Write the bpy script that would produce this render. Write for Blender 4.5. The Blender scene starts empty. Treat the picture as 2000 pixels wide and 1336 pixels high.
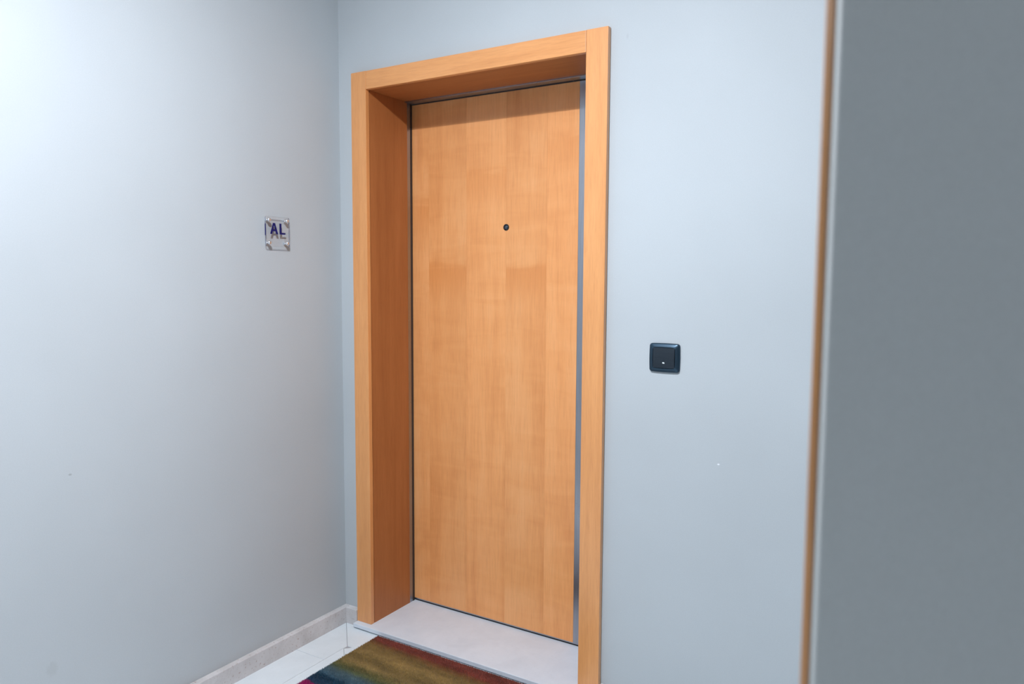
import bpy, bmesh, math, random
import numpy as np
from mathutils import Vector, Matrix

random.seed(7)
rng = np.random.default_rng(7)
S = bpy.context.scene
COL = S.collection

# ------------------------------------------------------------------ camera
FPX = 1467.89                       # focal length in pixels of the 2000 px wide frame
YAW, PITCH, ROLL = 0.5493, -0.0841, 0.0054
CAM = Vector((2.085, -2.1416, 1.3642))
cam = bpy.data.cameras.new('camera')
cam.sensor_width = 36.0
cam.lens = FPX / 2000.0 * 36.0
cam.clip_start = 0.02
cam.dof.use_dof = True
cam.dof.focus_distance = 2.75
cam.dof.aperture_fstop = 4.0
camo = bpy.data.objects.new('camera', cam)
COL.objects.link(camo)
fw = Vector((-math.sin(YAW) * math.cos(PITCH), math.cos(YAW) * math.cos(PITCH), math.sin(PITCH)))
rt = Vector((math.cos(YAW), math.sin(YAW), 0))
up = rt.cross(fw)
cr, sr = math.cos(ROLL), math.sin(ROLL)
rt, up = cr * rt + sr * up, -sr * rt + cr * up
R = Matrix((rt, up, -fw)).transposed().to_4x4()
camo.matrix_world = Matrix.Translation(CAM) @ R
S.camera = camo

# ------------------------------------------------------------------ world, exposure
w = bpy.data.worlds.new('world')
S.world = w
w.use_nodes = True
w.node_tree.nodes['Background'].inputs[0].default_value = (0.0, 0.0, 0.0, 1)
w.node_tree.nodes['Background'].inputs[1].default_value = 0.0
S.view_settings.view_transform = 'Standard'
S.view_settings.look = 'None'
S.view_settings.exposure = 0.0
S.view_settings.gamma = 1.0
S.view_settings.use_curve_mapping = False

LAMP_POWER = 54.5                   # ceiling downlight over the landing
LAMP_COLOR = (0.955, 1.0, 1.08)
LAMP_POS = (1.18, -1.51, 2.613)
BULB_RATIO = 0.45                    # bare-bulb share of the fitting: light leaving sideways from its domed lens
FILL_POWER = 9.0                   # dim fill lamp added behind the camera to lift the near partition
FILL_POS = (1.6, -4.2, 2.597)

# ------------------------------------------------------------------ key dimensions (metres)
CEIL = 2.640
XR, YF = 4.45, -5.60                # far ends of the corridor, out of view
A, B, C, D = 0.0807, 0.1524, 1.045, 1.1183     # casing: outer left, inner left, inner right, outer right
P = 0.0211                          # casing stands proud of the wall
ZT, ZL = 2.1179, 2.0517             # casing top, head underside
ZTH, YTH = 0.0206, -0.0453          # threshold top and front edge
DOORY = 0.2487                      # face of the door leaf
HB, TB = 0.0633, 0.0255             # baseboard

# ------------------------------------------------------------------ material helpers
class NT:
    def __init__(self, name):
        self.m = bpy.data.materials.new(name)
        self.m.use_nodes = True
        self.t = self.m.node_tree
        self.b = self.t.nodes['Principled BSDF']
    def n(self, typ, **kw):
        nd = self.t.nodes.new(typ)
        for k, v in kw.items():
            if k.startswith('i_'):
                key = k[2:]
                key = int(key) if key.isdigit() else key.replace('_', ' ')
                nd.inputs[key].default_value = v
            else:
                setattr(nd, k, v)
        return nd
    def l(self, a, b):
        self.t.links.new(a, b)
    def coords(self, scale=(1, 1, 1), loc=(0, 0, 0), rand=0.0):
        tc = self.n('ShaderNodeTexCoord')
        mp = self.n('ShaderNodeMapping')
        mp.inputs['Scale'].default_value = scale
        mp.inputs['Location'].default_value = loc
        if rand:
            oi = self.n('ShaderNodeObjectInfo')
            mul = self.n('ShaderNodeMath', operation='MULTIPLY', i_1=rand)
            self.l(oi.outputs['Random'], mul.inputs[0])
            add = self.n('ShaderNodeVectorMath', operation='ADD')
            self.l(tc.outputs['Object'], add.inputs[0])
            self.l(mul.outputs[0], add.inputs[1])
            self.l(add.outputs[0], mp.inputs[0])
        else:
            self.l(tc.outputs['Object'], mp.inputs[0])
        return mp.outputs[0]
    def noise(self, vec, scale, detail=4.0, rough=0.5, dist=0.0):
        nd = self.n('ShaderNodeTexNoise')
        nd.inputs['Scale'].default_value = scale
        nd.inputs['Detail'].default_value = detail
        nd.inputs['Roughness'].default_value = rough
        nd.inputs['Distortion'].default_value = dist
        self.l(vec, nd.inputs['Vector'])
        return nd.outputs[0]
    def ramp(self, fac, stops, interp='LINEAR'):
        r = self.n('ShaderNodeValToRGB')
        r.color_ramp.interpolation = interp
        e = r.color_ramp.elements
        while len(e) < len(stops):
            e.new(0.5)
        for q, (p, c) in zip(e, stops):
            q.position = p
            q.color = (c[0], c[1], c[2], 1)
        self.l(fac, r.inputs[0])
        return r.outputs[0]
    def mix(self, fac, a, b, blend='MIX'):
        m = self.n('ShaderNodeMix', data_type='RGBA', blend_type=blend)
        for v, i in ((fac, 0), (a, 6), (b, 7)):
            if hasattr(v, 'links'):
                self.l(v, m.inputs[i])
            elif i == 0:
                m.inputs[0].default_value = v
            else:
                m.inputs[i].default_value = (v[0], v[1], v[2], 1)
        return m.outputs[2]
    def bump(self, h, strength, dist=0.001):
        b = self.n('ShaderNodeBump')
        b.inputs['Strength'].default_value = strength
        b.inputs['Distance'].default_value = dist
        self.l(h, b.inputs['Height'])
        self.l(b.outputs[0], self.b.inputs['Normal'])
    def math(self, op, a, b=None, c=None):
        m = self.n('ShaderNodeMath', operation=op)
        for i, v in enumerate((a, b, c)):
            if v is None:
                continue
            if hasattr(v, 'links'):
                self.l(v, m.inputs[i])
            else:
                m.inputs[i].default_value = v
        return m.outputs[0]

def mat_plain(name, color, rough=0.5, metal=0.0, spec=0.5, coat=0.0):
    k = NT(name)
    k.b.inputs['Base Color'].default_value = (*color, 1)
    k.b.inputs['Roughness'].default_value = rough
    k.b.inputs['Metallic'].default_value = metal
    k.b.inputs['Specular IOR Level'].default_value = spec
    k.b.inputs['Coat Weight'].default_value = coat
    return k.m

def mat_paint(name, color, marks=()):
    k = NT(name)
    v = k.coords()
    big = k.noise(v, 1.7, 3)
    fine = k.noise(v, 420, 3, 0.6)
    c1 = tuple(q * 0.965 for q in color)
    c2 = tuple(min(1, q * 1.035) for q in color)
    base = k.ramp(big, [(0.3, c1), (0.7, c2)])
    spk = k.ramp(fine, [(0.3, (0.93, 0.93, 0.93)), (0.7, (1.0, 1.0, 1.0))])
    col = k.mix(1.0, base, spk, 'MULTIPLY')
    tc = k.n('ShaderNodeTexCoord')
    for (pos, sc, mcol, amt) in marks:           # small scuffs and paint specks with a shape of their own
        d = k.n('ShaderNodeVectorMath', operation='SUBTRACT')
        k.l(tc.outputs['Object'], d.inputs[0]); d.inputs[1].default_value = pos
        s = k.n('ShaderNodeVectorMath', operation='MULTIPLY')
        k.l(d.outputs[0], s.inputs[0]); s.inputs[1].default_value = sc
        ln = k.n('ShaderNodeVectorMath', operation='LENGTH')
        k.l(s.outputs[0], ln.inputs[0])
        wob = k.noise(v, 130, 2)
        t = k.math('ADD', ln.outputs['Value'], k.math('MULTIPLY', wob, 0.8))
        f = k.n('ShaderNodeMapRange')
        f.inputs['From Min'].default_value = 1.5; f.inputs['From Max'].default_value = 1.0
        f.inputs['To Min'].default_value = 0.0; f.inputs['To Max'].default_value = amt
        k.l(t, f.inputs['Value'])
        col = k.mix(f.outputs[0], col, mcol)
    k.l(col, k.b.inputs['Base Color'])
    k.b.inputs['Roughness'].default_value = 0.60
    k.b.inputs['Specular IOR Level'].default_value = 0.22
    k.bump(fine, 0.12, 0.0006)
    return k.m

def mat_wood(name, dark, mid, light, grain='z', rough=0.42, rand=0.0, coat=0.6):
    k = NT(name)
    sc = {'z': (1, 1, 0.045), 'x': (0.045, 1, 1), 'y': (1, 0.045, 1)}[grain]
    v = k.coords(sc, rand=rand)
    sc2 = {'z': (1, 1, 0.35), 'x': (0.35, 1, 1), 'y': (1, 0.35, 1)}[grain]
    v2 = k.coords(sc2, rand=rand)
    fine = k.noise(v, 330, 5, 0.62)
    band = k.noise(v, 34, 4, 0.55, 0.4)
    cloud = k.noise(v2, 5.5, 3, 0.55, 0.6)
    f = k.math('ADD', k.math('MULTIPLY', band, 0.55), k.math('MULTIPLY', cloud, 0.45))
    col = k.ramp(f, [(0.33, dark), (0.5, mid), (0.68, light)])
    g = k.ramp(fine, [(0.32, (0.86, 0.82, 0.78)), (0.55, (1, 1, 1))])
    col = k.mix(0.75, col, k.mix(1.0, col, g, 'MULTIPLY'))
    k.l(col, k.b.inputs['Base Color'])
    k.b.inputs['Roughness'].default_value = rough
    k.b.inputs['Specular IOR Level'].default_value = 0.5
    k.b.inputs['Coat Weight'].default_value = coat
    k.b.inputs['Coat Roughness'].default_value = 0.30
    k.bump(fine, 0.05, 0.0004)
    return k.m

def mat_stone(name, c1, c2, speck, rough=0.35, amount=0.5):
    k = NT(name)
    v = k.coords(rand=3.0)
    cl = k.noise(v, 9, 6, 0.6, 0.4)
    sp = k.noise(v, 115, 3, 0.6)
    base = k.ramp(cl, [(0.35, c1), (0.65, c2)])
    f = k.ramp(sp, [(0.60, (0, 0, 0)), (0.72, (amount,) * 3)])
    col = k.mix(f, base, speck)
    k.l(col, k.b.inputs['Base Color'])
    k.b.inputs['Roughness'].default_value = rough
    k.bump(sp, 0.04, 0.0005)
    return k.m

# ------------------------------------------------------------------ materials
M = {}
PAINT = (0.492, 0.533, 0.557)
M['paint_left'] = mat_paint('wall_paint_left', PAINT, [
    ((0.0, -1.0496, 0.8228), (1, 190, 330), (0.25, 0.25, 0.26), 0.55),
    ((0.0, -1.12, 0.30), (1, 60, 45), (0.36, 0.38, 0.38), 0.25)])
M['paint_back'] = mat_paint('wall_paint_back', PAINT, [
    ((1.4782, 0.0, 0.8303), (280, 1, 380), (0.85, 0.87, 0.9), 0.9),
    ((1.171, 0.0, 2.085), (230, 1, 120), (0.40, 0.42, 0.45), 0.4)])
M['paint_near'] = mat_paint('wall_paint_partition', (0.545, 0.56, 0.55))
M['paint_far'] = mat_paint('wall_paint_plain', PAINT)
M['ceiling'] = mat_paint('ceiling_paint', (0.78, 0.79, 0.80))
WD, WM, WL = (0.67, 0.285, 0.092), (0.74, 0.33, 0.114), (0.80, 0.375, 0.140)
M['wood_z'] = mat_wood('beech_vertical', WD, WM, WL, 'z', 0.34)
M['wood_x'] = mat_wood('beech_horizontal', WD, WM, WL, 'x', 0.34)
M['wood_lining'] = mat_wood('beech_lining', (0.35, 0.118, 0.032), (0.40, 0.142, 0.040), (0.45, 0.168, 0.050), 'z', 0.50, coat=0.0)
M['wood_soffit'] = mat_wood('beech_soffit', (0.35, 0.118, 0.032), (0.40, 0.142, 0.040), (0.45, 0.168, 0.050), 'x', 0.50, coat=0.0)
M['groove'] = mat_plain('dark_joint', (0.05, 0.025, 0.012), 0.8)
M['core'] = mat_plain('door_core', (0.30, 0.15, 0.07), 0.6)
M['seal'] = mat_plain('black_rubber', (0.012, 0.014, 0.018), 0.6)
M['gasket'] = mat_plain('dark_gasket', (0.035, 0.03, 0.03), 0.6)

def mat_steel():
    k = NT('brushed_steel')
    v = k.coords((1, 1, 0.02))
    n1 = k.noise(v, 600, 3)
    v2 = k.coords((1, 1, 1))
    n2 = k.noise(v2, 3.2, 2)
    k.l(k.ramp(n1, [(0.3, (0.35, 0.365, 0.41)), (0.7, (0.43, 0.445, 0.49))]), k.b.inputs['Base Color'])
    k.b.inputs['Metallic'].default_value = 1.0
    r = k.ramp(n2, [(0.35, (0.26,) * 3), (0.65, (0.40,) * 3)])
    k.l(r, k.b.inputs['Roughness'])
    return k.m
M['steel'] = mat_steel()
M['chrome'] = mat_plain('polished_steel', (0.80, 0.81, 0.83), 0.12, 1.0)
M['threshold'] = mat_stone('threshold_stone', (0.62, 0.685, 0.755), (0.68, 0.745, 0.815), (0.55, 0.60, 0.67), 0.42, 0.35)
M['baseboard'] = mat_stone('baseboard_stone', (0.53, 0.515, 0.515), (0.65, 0.64, 0.645), (0.36, 0.27, 0.24), 0.20, 0.85)
M['tile'] = mat_stone('floor_tile_stone', (0.67, 0.735, 0.77), (0.72, 0.785, 0.82), (0.58, 0.63, 0.67), 0.30, 0.35)
M['grout'] = mat_plain('tile_grout', (0.36, 0.37, 0.39), 0.9)

# veneer: each sheet has its own tone and figure
def mat_veneer():
    k = NT('door_veneer')
    oi = k.n('ShaderNodeObjectInfo')
    v = k.coords((1, 1, 0.04), rand=5.0)
    v2 = k.coords((1, 1, 0.5), rand=5.0)
    v3 = k.coords((0.4, 1, 1.6), rand=5.0)
    fine = k.noise(v, 300, 5, 0.62)
    band = k.noise(v, 22, 4, 0.55, 0.5)
    cloud = k.noise(v2, 4.0, 3, 0.5, 1.0)
    ripple = k.noise(v3, 9.0, 3, 0.5, 1.2)
    f = k.math('ADD', k.math('MULTIPLY', band, 0.40), k.math('MULTIPLY', cloud, 0.35))
    f = k.math('ADD', f, k.math('MULTIPLY', ripple, 0.25))
    col = k.ramp(f, [(0.36, (0.76, 0.315, 0.105)), (0.5, (0.84, 0.375, 0.135)), (0.64, (0.89, 0.43, 0.172))])
    # cross figure: some sheets carry a sharper-edged darker patch around eye height
    tc = k.n('ShaderNodeTexCoord')
    sep = k.n('ShaderNodeSeparateXYZ')
    k.l(tc.outputs['Object'], sep.inputs[0])
    sepc = k.n('ShaderNodeSeparateColor')
    k.l(oi.outputs['Color'], sepc.inputs[0])
    wob = k.math('MULTIPLY', k.math('SUBTRACT', ripple, 0.5), 0.10)
    zz = k.math('ADD', sep.outputs['Z'], wob)
    ztop = k.math('MULTIPLY', sepc.outputs['Red'], 2.2)
    d = k.math('SUBTRACT', ztop, zz)                       # distance below the patch's upper edge
    a1 = k.n('ShaderNodeMapRange', interpolation_type='SMOOTHSTEP')
    a1.inputs['From Min'].default_value = -0.012; a1.inputs['From Max'].default_value = 0.03
    k.l(d, a1.inputs['Value'])
    a2 = k.n('ShaderNodeMapRange', interpolation_type='SMOOTHSTEP')
    a2.inputs['From Min'].default_value = 0.20; a2.inputs['From Max'].default_value = 0.03
    k.l(d, a2.inputs['Value'])
    f2 = k.math('MULTIPLY', k.math('MULTIPLY', a1.outputs[0], a2.outputs[0]), sepc.outputs['Green'])
    col = k.mix(f2, col, (0.755, 0.300, 0.092))
    g = k.ramp(fine, [(0.32, (0.87, 0.83, 0.79)), (0.55, (1, 1, 1))])
    col = k.mix(0.7, col, k.mix(1.0, col, g, 'MULTIPLY'))
    tone = k.n('ShaderNodeCombineColor')
    for ch in ('Red', 'Green', 'Blue'):
        k.l(sepc.outputs['Blue'], tone.inputs[ch])
    col = k.mix(1.0, col, tone.outputs[0], 'MULTIPLY')
    k.l(col, k.b.inputs['Base Color'])
    k.b.inputs['Roughness'].default_value = 0.35
    k.bump(fine, 0.04, 0.0004)
    return k.m
M['veneer'] = mat_veneer()

# ------------------------------------------------------------------ mesh helpers
def link(name, me, mat, parent=None, loc=(0, 0, 0), smooth=False):
    o = bpy.data.objects.new(name, me)
    COL.objects.link(o)
    if mat is not None and not me.materials:
        me.materials.append(mat)
    o.location = loc
    if parent is not None:
        o.parent = parent
    if smooth:
        for p in me.polygons:
            p.use_smooth = True
    return o

def bm_mesh(name, bm):
    bmesh.ops.recalc_face_normals(bm, faces=bm.faces)
    me = bpy.data.meshes.new(name)
    bm.to_mesh(me)
    bm.free()
    return me

def box_bm(x0, x1, y0, y1, z0, z1, bev=0.0, seg=2, edges=None):
    bm = bmesh.new()
    vs = [bm.verts.new((x, y, z)) for x in (x0, x1) for y in (y0, y1) for z in (z0, z1)]
    for f in ((0, 1, 3, 2), (4, 6, 7, 5), (0, 4, 5, 1), (2, 3, 7, 6), (0, 2, 6, 4), (1, 5, 7, 3)):
        bm.faces.new([vs[i] for i in f])
    bmesh.ops.recalc_face_normals(bm, faces=bm.faces)
    if bev:
        es = [e for e in bm.edges if edges is None or edges(e)]
        bmesh.ops.bevel(bm, geom=es, offset=bev, segments=seg, profile=0.5, affect='EDGES')
    return bm

def box(name, x0, x1, y0, y1, z0, z1, mat, parent=None, org=(0, 0, 0), bev=0.0, seg=2, edges=None, smooth=False):
    """box given in world coordinates; stored relative to org (its thing's base)"""
    bm = box_bm(x0 - org[0], x1 - org[0], y0 - org[1], y1 - org[1], z0 - org[2], z1 - org[2], bev, seg, edges)
    o = link(name, bm_mesh(name, bm), mat, parent, (0, 0, 0) if parent else org)
    return o

def prism(name, poly, axis, lo, hi, mat, parent=None, org=(0, 0, 0), bev=0.0):
    """extrude polygon (list of 2D points) along axis"""
    bm = bmesh.new()
    def mk(a, b, t):
        p = {'x': (t, a, b), 'y': (a, t, b), 'z': (a, b, t)}[axis]
        return bm.verts.new((p[0] - org[0], p[1] - org[1], p[2] - org[2]))
    v0 = [mk(a, b, lo) for a, b in poly]
    v1 = [mk(a, b, hi) for a, b in poly]
    n = len(poly)
    bm.faces.new(v0)
    bm.faces.new(v1[::-1])
    for i in range(n):
        bm.faces.new((v0[i], v1[i], v1[(i + 1) % n], v0[(i + 1) % n]))
    bmesh.ops.recalc_face_normals(bm, faces=bm.faces)
    if bev:
        bmesh.ops.bevel(bm, geom=list(bm.edges), offset=bev, segments=2, profile=0.5, affect='EDGES')
    return link(name, bm_mesh(name, bm), mat, parent, (0, 0, 0) if parent else org)

def lathe(name, prof, mat, parent, loc, direction='x', n=28):
    """profile = [(radius, height)], axis along +direction"""
    bm = bmesh.new()
    rings = []
    for r, h in prof:
        ring = []
        if r < 1e-6:
            ring = [bm.verts.new((0, 0, h))]
        else:
            for i in range(n):
                t = 2 * math.pi * i / n
                ring.append(bm.verts.new((r * math.cos(t), r * math.sin(t), h)))
        rings.append(ring)
    for a, b in zip(rings[:-1], rings[1:]):
        if len(a) == 1 and len(b) == 1:
            continue
        for i in range(n):
            j = (i + 1) % n
            if len(a) == 1:
                bm.faces.new((a[0], b[i], b[j]))
            elif len(b) == 1:
                bm.faces.new((a[i], b[0], a[j]))
            else:
                bm.faces.new((a[i], b[i], b[j], a[j]))
    if direction == 'x':
        rot = Matrix.Rotation(math.pi / 2, 4, 'Y')
    elif direction == '-y':
        rot = Matrix.Rotation(math.pi / 2, 4, 'X')
    elif direction == '-z':
        rot = Matrix.Rotation(math.pi, 4, 'X')
    else:
        rot = Matrix.Identity(4)
    bmesh.ops.transform(bm, matrix=rot, verts=bm.verts)
    me = bm_mesh(name, bm)
    o = link(name, me, mat, parent, loc)
    for p in me.polygons:
        p.use_smooth = True
    me.set_sharp_from_angle(angle=math.radians(38))
    return o

def empty(name, loc):
    o = bpy.data.objects.new(name, None)
    o.empty_display_size = 0.05
    o.location = loc
    COL.objects.link(o)
    return o

def tag(o, label, cat, group=None, kind=None):
    o['label'] = label
    o['category'] = cat
    if group:
        o['group'] = group
    if kind:
        o['kind'] = kind
    return o

# ================================================================== ROOM SHELL
tag(box('wall_left', -0.15, 0.0, YF, 0.0, 0.0, CEIL, M['paint_left']),
    'pale grey painted wall on the left carrying the clear sign', 'wall', kind='structure')
X0, X1 = B - 0.02, C + 0.02
back_poly = [(-0.15, 0), (X0, 0), (X0, ZL + 0.02), (X1, ZL + 0.02), (X1, 0), (XR, 0), (XR, CEIL), (-0.15, CEIL)]
tag(prism('wall_back', back_poly, 'y', 0.0, 0.30, M['paint_back']),
    'pale grey painted wall around the wooden doorway and the black switch', 'wall', kind='structure')

# near partition: its face towards the camera, with a small bullnose corner
PY, PX = -1.570, 1.9938
r = 0.0062
arc = [(PX + r - r * math.cos(t), PY + r - r * math.sin(t)) for t in np.linspace(0, math.pi / 2, 9)]
part_poly = [(PX, PY + 0.11)] + arc + [(XR, PY), (XR, PY + 0.11)]
pw = tag(prism('wall_right', part_poly, 'z', 0.0, CEIL, M['paint_near']),
         'shaded dark grey partition wall close on the right edge of view', 'wall', kind='structure')
tag(box('trim_4', PX - 0.0056, PX, PY + 0.0021, PY + 0.11, 0.0, CEIL, M['wood_z'], bev=0.0006),
    'thin orange wooden edging strip on the end of the near partition', 'trim', kind='structure')
tag(box('wall_end', XR, XR + 0.15, YF, 0.30, 0.0, CEIL, M['paint_far']),
    'pale grey painted wall at the far right end of the corridor', 'wall', kind='structure')
tag(box('wall_front', -0.15, XR + 0.15, YF - 0.15, YF, 0.0, CEIL, M['paint_far']),
    'pale grey painted wall behind the viewpoint', 'wall', kind='structure')
tag(box('ceiling', -0.15, XR + 0.15, YF - 0.15, 0.30, CEIL, CEIL + 0.1, M['ceiling']),
    'plain white painted ceiling above the landing', 'ceiling', kind='structure')

# ---- floor: grout bed, border tiles along the walls with a mitred corner, field laid on the diagonal
floor = tag(box('floor', -0.15, XR + 0.15, YF - 0.15, 0.30, -0.06, -0.0025, M['grout']),
            'pale stone tiled floor with a mitred border along the walls', 'floor', kind='structure')
GAP = 0.0009
BW = 0.1635
def tile(poly):
    """poly: 2D convex polygon, already inset"""
    cx = sum(p[0] for p in poly) / len(poly); cy = sum(p[1] for p in poly) / len(poly)
    bm = bmesh.new()
    lo = [bm.verts.new((x - cx, y - cy, -0.0095)) for x, y in poly]
    hi = [bm.verts.new((x - cx, y - cy, 0.0)) for x, y in poly]
    n = len(poly)
    bm.faces.new(lo[::-1]); top = bm.faces.new(hi)
    for i in range(n):
        bm.faces.new((lo[i], lo[(i + 1) % n], hi[(i + 1) % n], hi[i]))
    bmesh.ops.bevel(bm, geom=list(top.edges), offset=0.0007, segments=1, affect='EDGES')
    return link('tile', bm_mesh('tile', bm), M['tile'], floor, (cx, cy, 0.0))
def inset(poly, g):
    out = []
    n = len(poly)
    area = sum(poly[i][0] * poly[(i + 1) % n][1] - poly[(i + 1) % n][0] * poly[i][1] for i in range(n))
    if area < 0:
        poly = poly[::-1]
    lines = []
    for i in range(n):
        p, q = Vector(poly[i]), Vector(poly[(i + 1) % n])
        d = (q - p).normalized()
        nrm = Vector((-d.y, d.x))
        lines.append((p + nrm * g, d))
    for i in range(n):
        p, d = lines[i - 1]; q, e = lines[i]
        den = d.x * e.y - d.y * e.x
        if abs(den) < 1e-9:
            return None
        t = ((q - p).x * e.y - (q - p).y * e.x) / den
        out.append(tuple(p + d * t))
    return out
def clip(poly, fn):
    out = []
    for i in range(len(poly)):
        p, q = poly[i], poly[(i + 1) % len(poly)]
        fp, fq = fn(p), fn(q)
        if fp >= 0:
            out.append(p)
        if fp * fq < 0:
            t = fp / (fp - fq)
            out.append((p[0] + (q[0] - p[0]) * t, p[1] + (q[1] - p[1]) * t))
    return out
# left border
ys = [-0.283]
while ys[-1] - 0.40 > YF + 0.05:
    ys.append(ys[-1] - 0.40)
ys.append(YF)
tile(inset([(0, 0), (BW, -BW), (BW, ys[0]), (0, ys[0])], GAP))
for a, b in zip(ys[:-1], ys[1:]):
    tile(inset([(0, a), (BW, a), (BW, b), (0, b)], GAP))
# back border (partly under the threshold)
xs = [0.45]
while xs[-1] + 0.40 < XR - 0.05:
    xs.append(xs[-1] + 0.40)
xs.append(XR)
tile(inset([(0, 0), (BW, -BW), (xs[0], -BW), (xs[0], 0)], GAP))
for a, b in zip(xs[:-1], xs[1:]):
    tile(inset([(a, 0), (b, 0), (b, -BW), (a, -BW)], GAP))
# diagonal field; one joint runs from (0.166,-0.185) towards (0.193,-0.211)
TS = 0.40
U = Vector((1, -1)).normalized(); W = Vector((1, 1)).normalized()
o0 = Vector((0.1665, -0.1850))
for i in range(-9, 20):
    for j in range(-14, 14):
        c0 = o0 + U * (i * TS) + W * (j * TS)
        poly = [tuple(c0), tuple(c0 + U * TS), tuple(c0 + U * TS + W * TS), tuple(c0 + W * TS)]
        for fn in (lambda p: p[0] - BW, lambda p: -BW - p[1], lambda p: XR - p[0], lambda p: p[1] - YF):
            poly = clip(poly, fn)
            if len(poly) < 3:
                break
        if len(poly) < 3:
            continue
        ar = abs(sum(poly[q][0] * poly[(q + 1) % len(poly)][1] - poly[(q + 1) % len(poly)][0] * poly[q][1] for q in range(len(poly)))) / 2
        if ar < 0.0004:
            continue
        q = inset(poly, GAP)
        if q:
            tile(q)

# ---- baseboards (stone, slightly eased top edge)
def front_top(e):
    zs = [v.co.z for v in e.verts]
    return abs(zs[0] - zs[1]) < 1e-6 and zs[0] > HB - 0.002
tag(box('baseboard_left', 0.0, TB, YF, 0.0, 0.0, HB, M['baseboard'], bev=0.0022, edges=front_top),
    'speckled beige stone skirting at the foot of the left wall', 'baseboard', kind='structure')
tag(box('baseboard_back', TB - 0.0025, A - 0.0005, -TB, 0.0, 0.0, HB, M['baseboard'], bev=0.0022, edges=front_top),
    'short piece of stone skirting between the corner and the doorway casing', 'baseboard', kind='structure')
tag(box('baseboard_right', D + 0.0005, XR, -0.0165, 0.0, 0.0, HB, M['baseboard'], bev=0.0022, edges=front_top),
    'pale stone skirting under the wall right of the doorway', 'baseboard', kind='structure')

# ---- stone threshold
tag(box('trim_3', A + 0.0005, D + 0.002, YTH, 0.30, 0.0045, ZTH, M['threshold'], bev=0.0018, seg=2),
    'pale stone door threshold slab raised above the floor tiles', 'threshold', kind='structure')

# ---- wooden casing and linings
org = ((A + D) / 2, 0.0, ZTH)
tr = tag(empty('trim_1', org), 'orange beech casing and deep lining around the doorway', 'door casing', kind='structure')
def outer_edges(e):
    return True
YG = -0.0026
box('side_casing', A, B, -P, YG, ZTH, ZT, M['wood_z'], tr, org, bev=0.0015)
box('side_casing', C, D, -P, YG, ZTH, ZT, M['wood_z'], tr, org, bev=0.0015)
box('head_casing', B + 0.0006, C - 0.0006, -P + 0.0003, YG, ZL, ZT - 0.0004, M['wood_x'], tr, org, bev=0.0016)
LI = 0.0009
box('casing_backing', A + 0.003, B + 0.0 - 0.003, YG, 0.0, ZTH, ZT - 0.004, M['groove'], tr, org)
box('casing_backing', C + 0.003, D - 0.003, YG, 0.0, ZTH, ZT - 0.004, M['groove'], tr, org)
box('casing_backing', B + 0.001, C - 0.001, YG, 0.0, ZL + 0.004, ZT - 0.004, M['groove'], tr, org)
LY = 0.2165
RY = 0.2345
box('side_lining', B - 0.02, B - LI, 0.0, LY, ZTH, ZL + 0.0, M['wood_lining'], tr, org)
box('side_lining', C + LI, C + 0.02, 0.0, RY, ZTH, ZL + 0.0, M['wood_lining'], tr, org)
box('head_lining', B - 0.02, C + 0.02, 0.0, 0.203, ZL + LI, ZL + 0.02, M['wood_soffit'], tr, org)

# ---- steel door frame
fr = tag(empty('trim_2', org), 'brushed steel frame between the door leaf and the wooden lining', 'door frame', kind='structure')
box('frame_jamb', B - 0.02, B - LI, LY, 0.2345, ZTH, ZL + LI, M['steel'], fr, org, bev=0.0006)
box('frame_jamb', 0.9285, C + 0.02, 0.2345, 0.2950, ZTH, ZL + LI, M['steel'], fr, org, bev=0.0010)
box('frame_head', B - LI, C + 0.02, 0.203, 0.2465, ZL + LI - 0.0045, ZL + 0.02, M['steel'], fr, org, bev=0.0006)
box('gasket', B - 0.02, B - LI, 0.2345, 0.2475, ZTH, ZL + LI, M['gasket'], fr, org)
box('gasket', B - 0.0009, 0.927, 0.2465, 0.2475, ZL - 0.0065, ZL + 0.02, M['gasket'], fr, org)

# ---- door leaf
dorg = (0.535, DOORY + 0.02, ZTH)
dr = tag(empty('door_1', dorg), 'orange wood veneer flush entrance door with a peephole', 'door', kind='structure')
leaf = box('door_leaf', B - 0.006, 0.926, DOORY + 0.0012, DOORY + 0.046, ZTH + 0.0075, ZL + 0.012, M['core'], dr, dorg)
cuts = [B - 0.006, 0.233, 0.414, 0.5935, 0.7655, 0.8912]
# object colour: R = height of patch edge / 2.2 (relative to the door foot), G = strength, B = tone
vinfo = [(0.753, 0.75, 0.975), (0.640, 0.9, 0.965), (0.800, 0.6, 1.02), (0.636, 0.85, 0.985), (0.845, 0.4, 1.03)]
for i in range(5):
    s = box('veneer_sheet', cuts[i] + 0.00012, cuts[i + 1] - 0.00012, DOORY, DOORY + 0.0012, ZTH + 0.0115, ZL + 0.012, M['veneer'], leaf, dorg)
    s.color = (vinfo[i][0], vinfo[i][1], vinfo[i][2], 1)
box('bottom_rail', B - 0.006, 0.926, DOORY - 0.0002, DOORY + 0.0012, ZTH + 0.0075, ZTH + 0.0115, M['steel'], leaf, dorg)
box('edge_strip', 0.8918, 0.926, DOORY - 0.0006, DOORY + 0.0012, ZTH + 0.0115, ZL + 0.012, M['steel'], leaf, dorg, bev=0.0004)['label'] = 'brushed steel strip along the lock edge'
box('bottom_seal', B - 0.0005, 0.9275, DOORY + 0.0035, DOORY + 0.03, ZTH, ZTH + 0.0075, M['seal'], dr, dorg)
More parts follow.
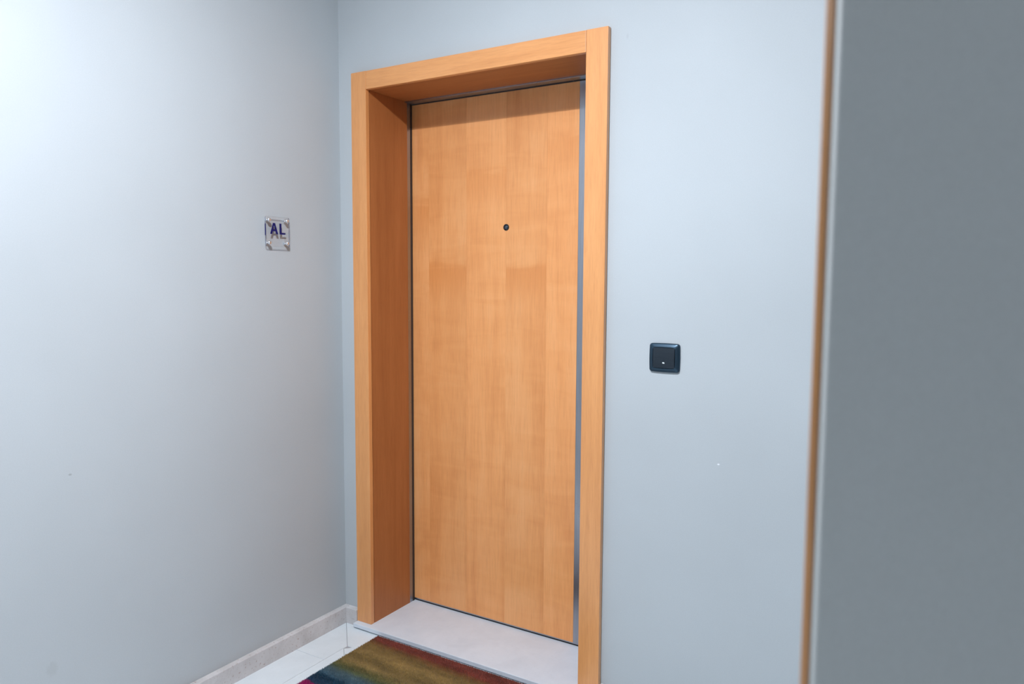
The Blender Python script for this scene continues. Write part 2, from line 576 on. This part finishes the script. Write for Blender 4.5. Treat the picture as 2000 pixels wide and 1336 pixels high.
# peephole
pk = (0.5942 - dorg[0], DOORY - dorg[1], 1.5539 - dorg[2])
ring = lathe('peephole', [(0.0, 0.0), (0.0122, 0.0), (0.0122, 0.0016), (0.0112, 0.0028), (0.0092, 0.0030), (0.0080, 0.0012), (0.0, 0.0012)],
             mat_plain('peephole_metal', (0.055, 0.05, 0.05), 0.28, 0.9), dr, pk, '-y', 32)
ring['label'] = 'dark metal peephole ring'
lens_mat = mat_plain('peephole_glass', (0.02, 0.035, 0.055), 0.06, 0.0, 0.8, 0.5)
lathe('lens', [(0.0078, 0.0012), (0.0070, 0.0024), (0.0050, 0.0036), (0.0025, 0.0042), (0.0, 0.0044)], lens_mat, ring, (0, 0, 0), '-y', 28)

# ================================================================== LIGHT SWITCH
so = (1.3098, 0.0, 1.1317)
sw = tag(empty('light_switch', so), 'black square light switch on the wall right of the doorway', 'light switch')
sw_mat = mat_plain('switch_plastic', (0.026, 0.055, 0.085), 0.33, 0.65, 0.6)
sw_mat2 = mat_plain('switch_plastic_rocker', (0.022, 0.032, 0.044), 0.42, 0.4, 0.45)
def pillow(W_, H_, depth, corner, n=25, edge=0.42, hole=None, base=0.0):
    """rounded-square shell with softly falling sides; opening for the rocker"""
    bm = bmesh.new()
    levels = [(1.0, 0.0), (1.0, 0.0042), (0.993, 0.0056), (0.975, 0.0068), (0.94, 0.0080), (0.88, 0.0094), (0.82, 0.0107), (0.77, 0.0115), (0.74, 0.0119)]
    rings = []
    seg = 8
    for sc, d in levels:
        hw, hh = W_ / 2 * sc, H_ / 2 * sc
        bulge = 0.0013 * sc
        cc = corner * (0.6 + 0.4 * sc)
        ring = []
        for qx, qz, t0 in ((1, 1, 0), (-1, 1, 90), (-1, -1, 180), (1, -1, 270)):
            for s_ in range(seg + 1):
                t = math.radians(t0 + 90 * s_ / seg)
                ring.append((qx * (hw - cc) + cc * math.cos(t), qz * (hh - cc) + cc * math.sin(t)))
        # slightly bowed sides
        full = []
        for i in range(len(ring)):
            p, q = ring[i], ring[(i + 1) % len(ring)]
            full.append(p)
            if math.dist(p, q) > cc:
                for k_ in range(1, 6):
                    full.append((p[0] + (q[0] - p[0]) * k_ / 6, p[1] + (q[1] - p[1]) * k_ / 6))
        out = []
        for x, z in full:
            bx = bulge * (1 - (z / hh) ** 2); bz = bulge * (1 - (x / hw) ** 2)
            out.append(bm.verts.new((x + math.copysign(bx, x) * (abs(x) / hw), -d - base, z + math.copysign(bz, z) * (abs(z) / hh))))
        rings.append(out)
    for a, b in zip(rings[:-1], rings[1:]):
        n_ = len(a)
        for i in range(n_):
            bm.faces.new((a[i], a[(i + 1) % n_], b[(i + 1) % n_], b[i]))
    # recess wall and floor behind the rocker
    inner = [bm.verts.new((v.co.x, -0.0075, v.co.z)) for v in rings[-1]]
    n_ = len(inner)
    for i in range(n_):
        bm.faces.new((rings[-1][i], rings[-1][(i + 1) % n_], inner[(i + 1) % n_], inner[i]))
    bm.faces.new(inner)
    bm.faces.new(rings[0][::-1])
    return bm
SWW, SWH = 0.0925, 0.0845
me = bm_mesh('cover_plate', pillow(SWW, SWH, 0.012, 0.0075))
cp = link('cover_plate', me, sw_mat, sw)
for p in me.polygons:
    p.use_smooth = True
me.set_sharp_from_angle(angle=math.radians(40))
# rocker: slightly tilted slab, top pressed out
rw, rh = SWW * 0.74 / 2 - 0.0009, SWH * 0.74 / 2 - 0.0009
bm = bmesh.new()
prof = [(-rh, 0.0122), (-rh * 0.5, 0.0131), (0, 0.0134), (rh * 0.5, 0.0130), (rh, 0.0118)]
cols = []
for x in (-rw, rw):
    cols.append([bm.verts.new((x, -d, z)) for z, d in prof] + [bm.verts.new((x, -0.0078, rh)), bm.verts.new((x, -0.0078, -rh))])
n_ = len(cols[0])
for i in range(n_):
    j = (i + 1) % n_
    bm.faces.new((cols[0][i], cols[1][i], cols[1][j], cols[0][j]))
bm.faces.new(cols[0]); bm.faces.new(cols[1][::-1])
bmesh.ops.recalc_face_normals(bm, faces=bm.faces)
bmesh.ops.bevel(bm, geom=[e for e in bm.edges if e.calc_face_angle(0) > 0.8], offset=0.0006, segments=2, affect='EDGES')
rk = link('rocker', bm_mesh('rocker', bm), sw_mat2, sw)
# small pale indicator mark, a wedge with a slanted top
bm = bmesh.new()
mk = [(-0.0036, -0.0145), (-0.0030, -0.0162), (0.0028, -0.0170), (0.0034, -0.0138), (0.0012, -0.0130), (-0.0022, -0.0122)]
f0 = [bm.verts.new((x, -0.0128, z)) for x, z in mk]; f1 = [bm.verts.new((x, -0.0139, z)) for x, z in mk]
bm.faces.new(f0); bm.faces.new(f1[::-1])
for i in range(len(mk)):
    j = (i + 1) % len(mk)
    bm.faces.new((f0[i], f0[j], f1[j], f1[i]))
ind = link('indicator', bm_mesh('indicator', bm), mat_plain('indicator_white', (0.72, 0.78, 0.80), 0.4), rk)
ind['label'] = 'small pale indicator mark'

# ================================================================== AL SIGN
SY0, SY1, SZ0, SZ1 = -0.3730, -0.2690, 1.4705, 1.5725
SX0, SX1 = 0.0090, 0.0145            # acrylic plate held off the wall
sgo = (0.0, (SY0 + SY1) / 2, SZ0)
sg = tag(empty('wall_sign', sgo), 'small clear acrylic sign with blue letters AL on steel standoffs', 'sign')

def mat_clear(name, tint, refl, dens):
    k = NT(name)
    t = k.t
    tr_ = k.n('ShaderNodeBsdfTransparent'); tr_.inputs[0].default_value = (*tint, 1)
    gl = k.n('ShaderNodeBsdfGlossy'); gl.inputs['Roughness'].default_value = 0.05
    lw = k.n('ShaderNodeLayerWeight'); lw.inputs['Blend'].default_value = 0.5
    fz = k.math('ADD', k.math('MULTIPLY', k.math('POWER', lw.outputs['Facing'], 5.0), 0.9), 0.04)
    mx = k.n('ShaderNodeMixShader')
    f = k.math('MULTIPLY', fz, refl)
    k.l(f, mx.inputs[0]); k.l(tr_.outputs[0], mx.inputs[1]); k.l(gl.outputs[0], mx.inputs[2])
    out = t.nodes['Material Output']
    if dens:
        df = k.n('ShaderNodeBsdfDiffuse'); df.inputs[0].default_value = (0.60, 0.63, 0.70, 1)
        m2 = k.n('ShaderNodeMixShader'); m2.inputs[0].default_value = dens
        k.l(mx.outputs[0], m2.inputs[1]); k.l(df.outputs[0], m2.inputs[2])
        k.l(m2.outputs[0], out.inputs[0])
    else:
        k.l(mx.outputs[0], out.inputs[0])
    t.nodes.remove(k.b)
    return k.m
clear = mat_clear('clear_acrylic', (0.975, 0.98, 0.985), 0.8, 0.0)
edge = mat_clear('acrylic_edge', (0.50, 0.52, 0.58), 0.5, 0.22)
bm = box_bm(SX0, SX1, SY0 - sgo[1], SY1 - sgo[1], 0.0, SZ1 - SZ0, bev=0.004, seg=4,
            edges=lambda e: abs(e.verts[0].co.x - e.verts[1].co.x) > 1e-4)
me = bm_mesh('acrylic_plate', bm)
me.materials.append(clear); me.materials.append(edge)
for p in me.polygons:
    p.material_index = 0 if abs(p.normal.x) > 0.9 else 1
pl = link('acrylic_plate', me, None, sg)
pl['label'] = 'clear acrylic plate'

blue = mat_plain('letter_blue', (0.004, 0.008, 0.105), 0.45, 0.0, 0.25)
LX = SX1 - 0.0002
def letter(polys, name, lab):
    bm = bmesh.new()
    for poly in polys:
        a = [bm.verts.new((LX, y - sgo[1], z - sgo[2])) for y, z in poly]
        b = [bm.verts.new((LX + 0.0009, y - sgo[1], z - sgo[2])) for y, z in poly]
        bm.faces.new(a[::-1]); bm.faces.new(b)
        for i in range(len(poly)):
            j = (i + 1) % len(poly)
            bm.faces.new((a[i], a[j], b[j], b[i]))
    o = link(name, bm_mesh(name, bm), blue, sg)
    o['label'] = lab
zb, zt = 1.5132, 1.5512
aw0, aw1, am = -0.3551, -0.3201, -0.3376
st = 0.0080
hw_ = 0.0046                           # half width of the apex
def lerp(a, b, t):
    return a + (b - a) * t
tA, tB = 0.26, 0.44                    # crossbar heights
def leg_in_l(t):                       # inner edge of left leg
    return lerp(aw0 + st * 1.05, am, t / 0.80)
def leg_in_r(t):
    return lerp(aw1 - st * 1.05, am, t / 0.80)
left_leg = [(aw0, zb), (aw0 + st * 1.05, zb), (am, lerp(zb, zt, 0.80)), (am, zt), (am - hw_, zt)]
right_leg = [(aw1 - st * 1.05, zb), (aw1, zb), (am + hw_, zt), (am, zt), (am, lerp(zb, zt, 0.80))]
bar = [(leg_in_l(tA), lerp(zb, zt, tA)), (leg_in_r(tA), lerp(zb, zt, tA)), (leg_in_r(tB), lerp(zb, zt, tB)), (leg_in_l(tB), lerp(zb, zt, tB))]
letter([left_leg, right_leg, bar], 'letter', 'blue letter A')
l0, l1 = -0.3137, -0.2877
letter([[(l0, zb), (l1, zb), (l1, zb + 0.0062), (l0 + 0.0084, zb + 0.0062), (l0 + 0.0084, zt - 0.0005), (l0, zt - 0.0005)]], 'letter', 'blue letter L')
em = box('edge_refraction', SX0 + 0.0006, SX1 - 0.0006, SY0 - 0.0004, SY0 + 0.0006, 1.5080, 1.5475, blue, sg, sgo)  # the letter's refraction in the acrylic edge, put in as a solid blue bar
em['label'] = 'blue bar imitating the letter refracted in the plate edge'
satin = mat_plain('satin_steel', (0.86, 0.87, 0.89), 0.30, 1.0)
for yy in (SY0 + 0.0125, SY1 - 0.0125):
    for zz in (SZ0 + 0.0125, SZ1 - 0.0115):
        b_ = lathe('standoff', [(0.0, 0.0002), (0.0055, 0.0002), (0.0055, SX0 - 0.0001), (0.0030, SX0 - 0.0001), (0.0030, SX1 + 0.0003), (0.0, SX1 + 0.0003)],
                   satin, sg, (0, yy - sgo[1], zz - sgo[2]), 'x', 20)
        c0_ = SX1 + 0.0001
        lathe('cap', [(0.0, c0_), (0.0064, c0_), (0.0068, c0_ + 0.0010), (0.0066, c0_ + 0.0036), (0.0058, c0_ + 0.0056), (0.0040, c0_ + 0.0070), (0.0018, c0_ + 0.0076), (0.0, c0_ + 0.0077)],
              satin, b_, (0, 0, 0), 'x', 28)

# ================================================================== STRIPED DOORMAT
RX0, RX1, RY0, RY1 = 0.2170, 1.002, -0.580, -0.0535
ro = ((RX0 + RX1) / 2, (RY0 + RY1) / 2, 0.0)
rug = tag(empty('doormat', ro), 'striped woollen doormat in red, gold, green, blue and magenta before the threshold', 'doormat')

def mat_pile(bright):
    k = NT('striped_pile' if bright == 1 else 'mat_backing')
    tc = k.n('ShaderNodeTexCoord')
    sep = k.n('ShaderNodeSeparateXYZ')
    k.l(tc.outputs['Object'], sep.inputs[0])
    v = k.coords((1, 1, 0))
    n1 = k.noise(v, 14, 3, 0.6)
    n2 = k.noise(v, 90, 3, 0.6)
    n3 = k.noise(k.coords((0.35, 1, 0)), 26, 3, 0.6)
    y = k.math('ADD', sep.outputs['Y'], k.math('MULTIPLY', k.math('SUBTRACT', n1, 0.5), 0.030))
    y = k.math('ADD', y, k.math('MULTIPLY', k.math('SUBTRACT', n2, 0.5), 0.022))
    # stripes lie slightly askew to the edge
    y = k.math('ADD', y, k.math('MULTIPLY', k.math('ADD', sep.outputs['X'], 0.39), 0.045))
    depth = k.math('DIVIDE', k.math('SUBTRACT', RY1 - ro[1], y), RY1 - RY0)       # 0 at the back edge, 1 at the front
    stops = [(0.0, (0.205, 0.046, 0.030)), (0.055, (0.215, 0.046, 0.028)), (0.085, (0.215, 0.085, 0.030)), (0.13, (0.24, 0.145, 0.045)),
             (0.22, (0.33, 0.215, 0.072)), (0.30, (0.215, 0.140, 0.044)), (0.36, (0.29, 0.195, 0.068)), (0.42, (0.150, 0.125, 0.040)),
             (0.465, (0.105, 0.122, 0.055)), (0.51, (0.085, 0.135, 0.150)), (0.575, (0.055, 0.115, 0.160)), (0.60, (0.007, 0.042, 0.078)), (0.69, (0.009, 0.033, 0.075)),
             (0.71, (0.34, 0.010, 0.115)), (0.84, (0.28, 0.010, 0.09)), (0.88, (0.31, 0.08, 0.03)), (1.0, (0.33, 0.13, 0.04))]
    col = k.ramp(depth, stops)
    var = k.ramp(n3, [(0.3, (0.70, 0.70, 0.70)), (0.7, (1.30, 1.30, 1.30))])
    col = k.mix(1.0, col, var, 'MULTIPLY')
    var2 = k.ramp(n2, [(0.3, (0.85, 0.85, 0.85)), (0.7, (1.15, 1.15, 1.15))])
    col = k.mix(1.0, col, var2, 'MULTIPLY')
    k.l(col, k.b.inputs['Base Color'])
    k.b.inputs['Roughness'].default_value = 0.95
    k.b.inputs['Specular IOR Level'].default_value = 0.1
    k.b.inputs['Sheen Weight'].default_value = 0.15
    return k.m
pile_mat = mat_pile(1)
box('backing', RX0, RX1, RY0, RY1, 0.0, 0.0065, pile_mat, rug, ro, bev=0.0012)
# pile: tens of thousands of little tufts in one mesh
sp = 0.0029
gx = np.arange(RX0 + 0.001, RX1 - 0.001, sp); gy = np.arange(RY0 + 0.001, RY1 - 0.001, sp)
GX, GY = np.meshgrid(gx, gy)
GX = GX.ravel(); GY = GY.ravel(); N = len(GX)
GX = GX + rng.uniform(-.45, .45, N) * sp; GY = GY + rng.uniform(-.45, .45, N) * sp
GX = np.clip(GX, RX0 + 0.0015, RX1 - 0.0015); GY = np.clip(GY, RY0 + 0.0015, RY1 - 0.0015)
ang = rng.uniform(0, 2 * math.pi, N); rad = rng.uniform(0.0014, 0.0021, N)
hgt = rng.uniform(0.0102, 0.0130, N)
lx_ = rng.normal(0, 0.0011, N); ly_ = rng.normal(0, 0.0011, N)
verts = np.zeros((N, 4, 3))
for q in range(3):
    verts[:, q, 0] = GX - ro[0] + rad * np.cos(ang + q * 2.0944)
    verts[:, q, 1] = GY - ro[1] + rad * np.sin(ang + q * 2.0944)
    verts[:, q, 2] = 0.0055
verts[:, 3, 0] = GX - ro[0] + lx_; verts[:, 3, 1] = GY - ro[1] + ly_; verts[:, 3, 2] = hgt
base = (np.arange(N) * 4)[:, None, None]
tri = np.array([[0, 1, 3], [1, 2, 3], [2, 0, 3]])[None]
faces = (base + tri).reshape(-1, 3)
me = bpy.data.meshes.new('pile')
me.from_pydata(verts.reshape(-1, 3).tolist(), [], faces.tolist())
po = link('pile', me, pile_mat, rug)
po['kind'] = 'stuff'

# ================================================================== CEILING DOWNLIGHTS (above the frame), the second an added fill
def downlight(pos, power, label):
    o = tag(empty('downlight', (pos[0], pos[1], CEIL)), label, 'ceiling light', group='recessed ceiling downlight and added fill lamp')
    lathe('bezel', [(0.033, 0.0), (0.043, 0.0), (0.043, 0.002), (0.040, 0.0042), (0.035, 0.0042), (0.033, 0.002), (0.033, 0.0)],
          mat_plain('bezel_white', (0.75, 0.75, 0.75), 0.4), o, (0, 0, 0), '-z', 36)
    k = NT('lamp_lens')
    k.b.inputs['Base Color'].default_value = (0.8, 0.8, 0.8, 1)
    k.b.inputs['Emission Color'].default_value = (*LAMP_COLOR, 1)
    k.b.inputs['Emission Strength'].default_value = power * 0.3
    lathe('lens', [(0.033, 0.0012), (0.029, 0.0085), (0.020, 0.0145), (0.010, 0.0175), (0.0, 0.0182)], k.m, o, (0, 0, 0), '-z', 36)
    for kind, frac in (('AREA', 1.0), ('POINT', BULB_RATIO)):
        ld = bpy.data.lights.new('downlight_lamp', kind)
        if kind == 'AREA':
            ld.shape = 'DISK'
            ld.size = 0.055
        else:
            ld.shadow_soft_size = 0.0265
        ld.energy = power * frac
        ld.color = LAMP_COLOR
        lo = bpy.data.objects.new('downlight_lamp', ld)
        COL.objects.link(lo)
        lo.parent = o
        lo.location = (0, 0, pos[2] - CEIL - (0.028 if kind == 'POINT' else 0.0))
    return o
downlight(LAMP_POS, LAMP_POWER, 'recessed white ceiling downlight over the landing in front of the door')
downlight(FILL_POS, FILL_POWER, 'added fill lamp behind the viewpoint, shaped as a recessed white downlight')
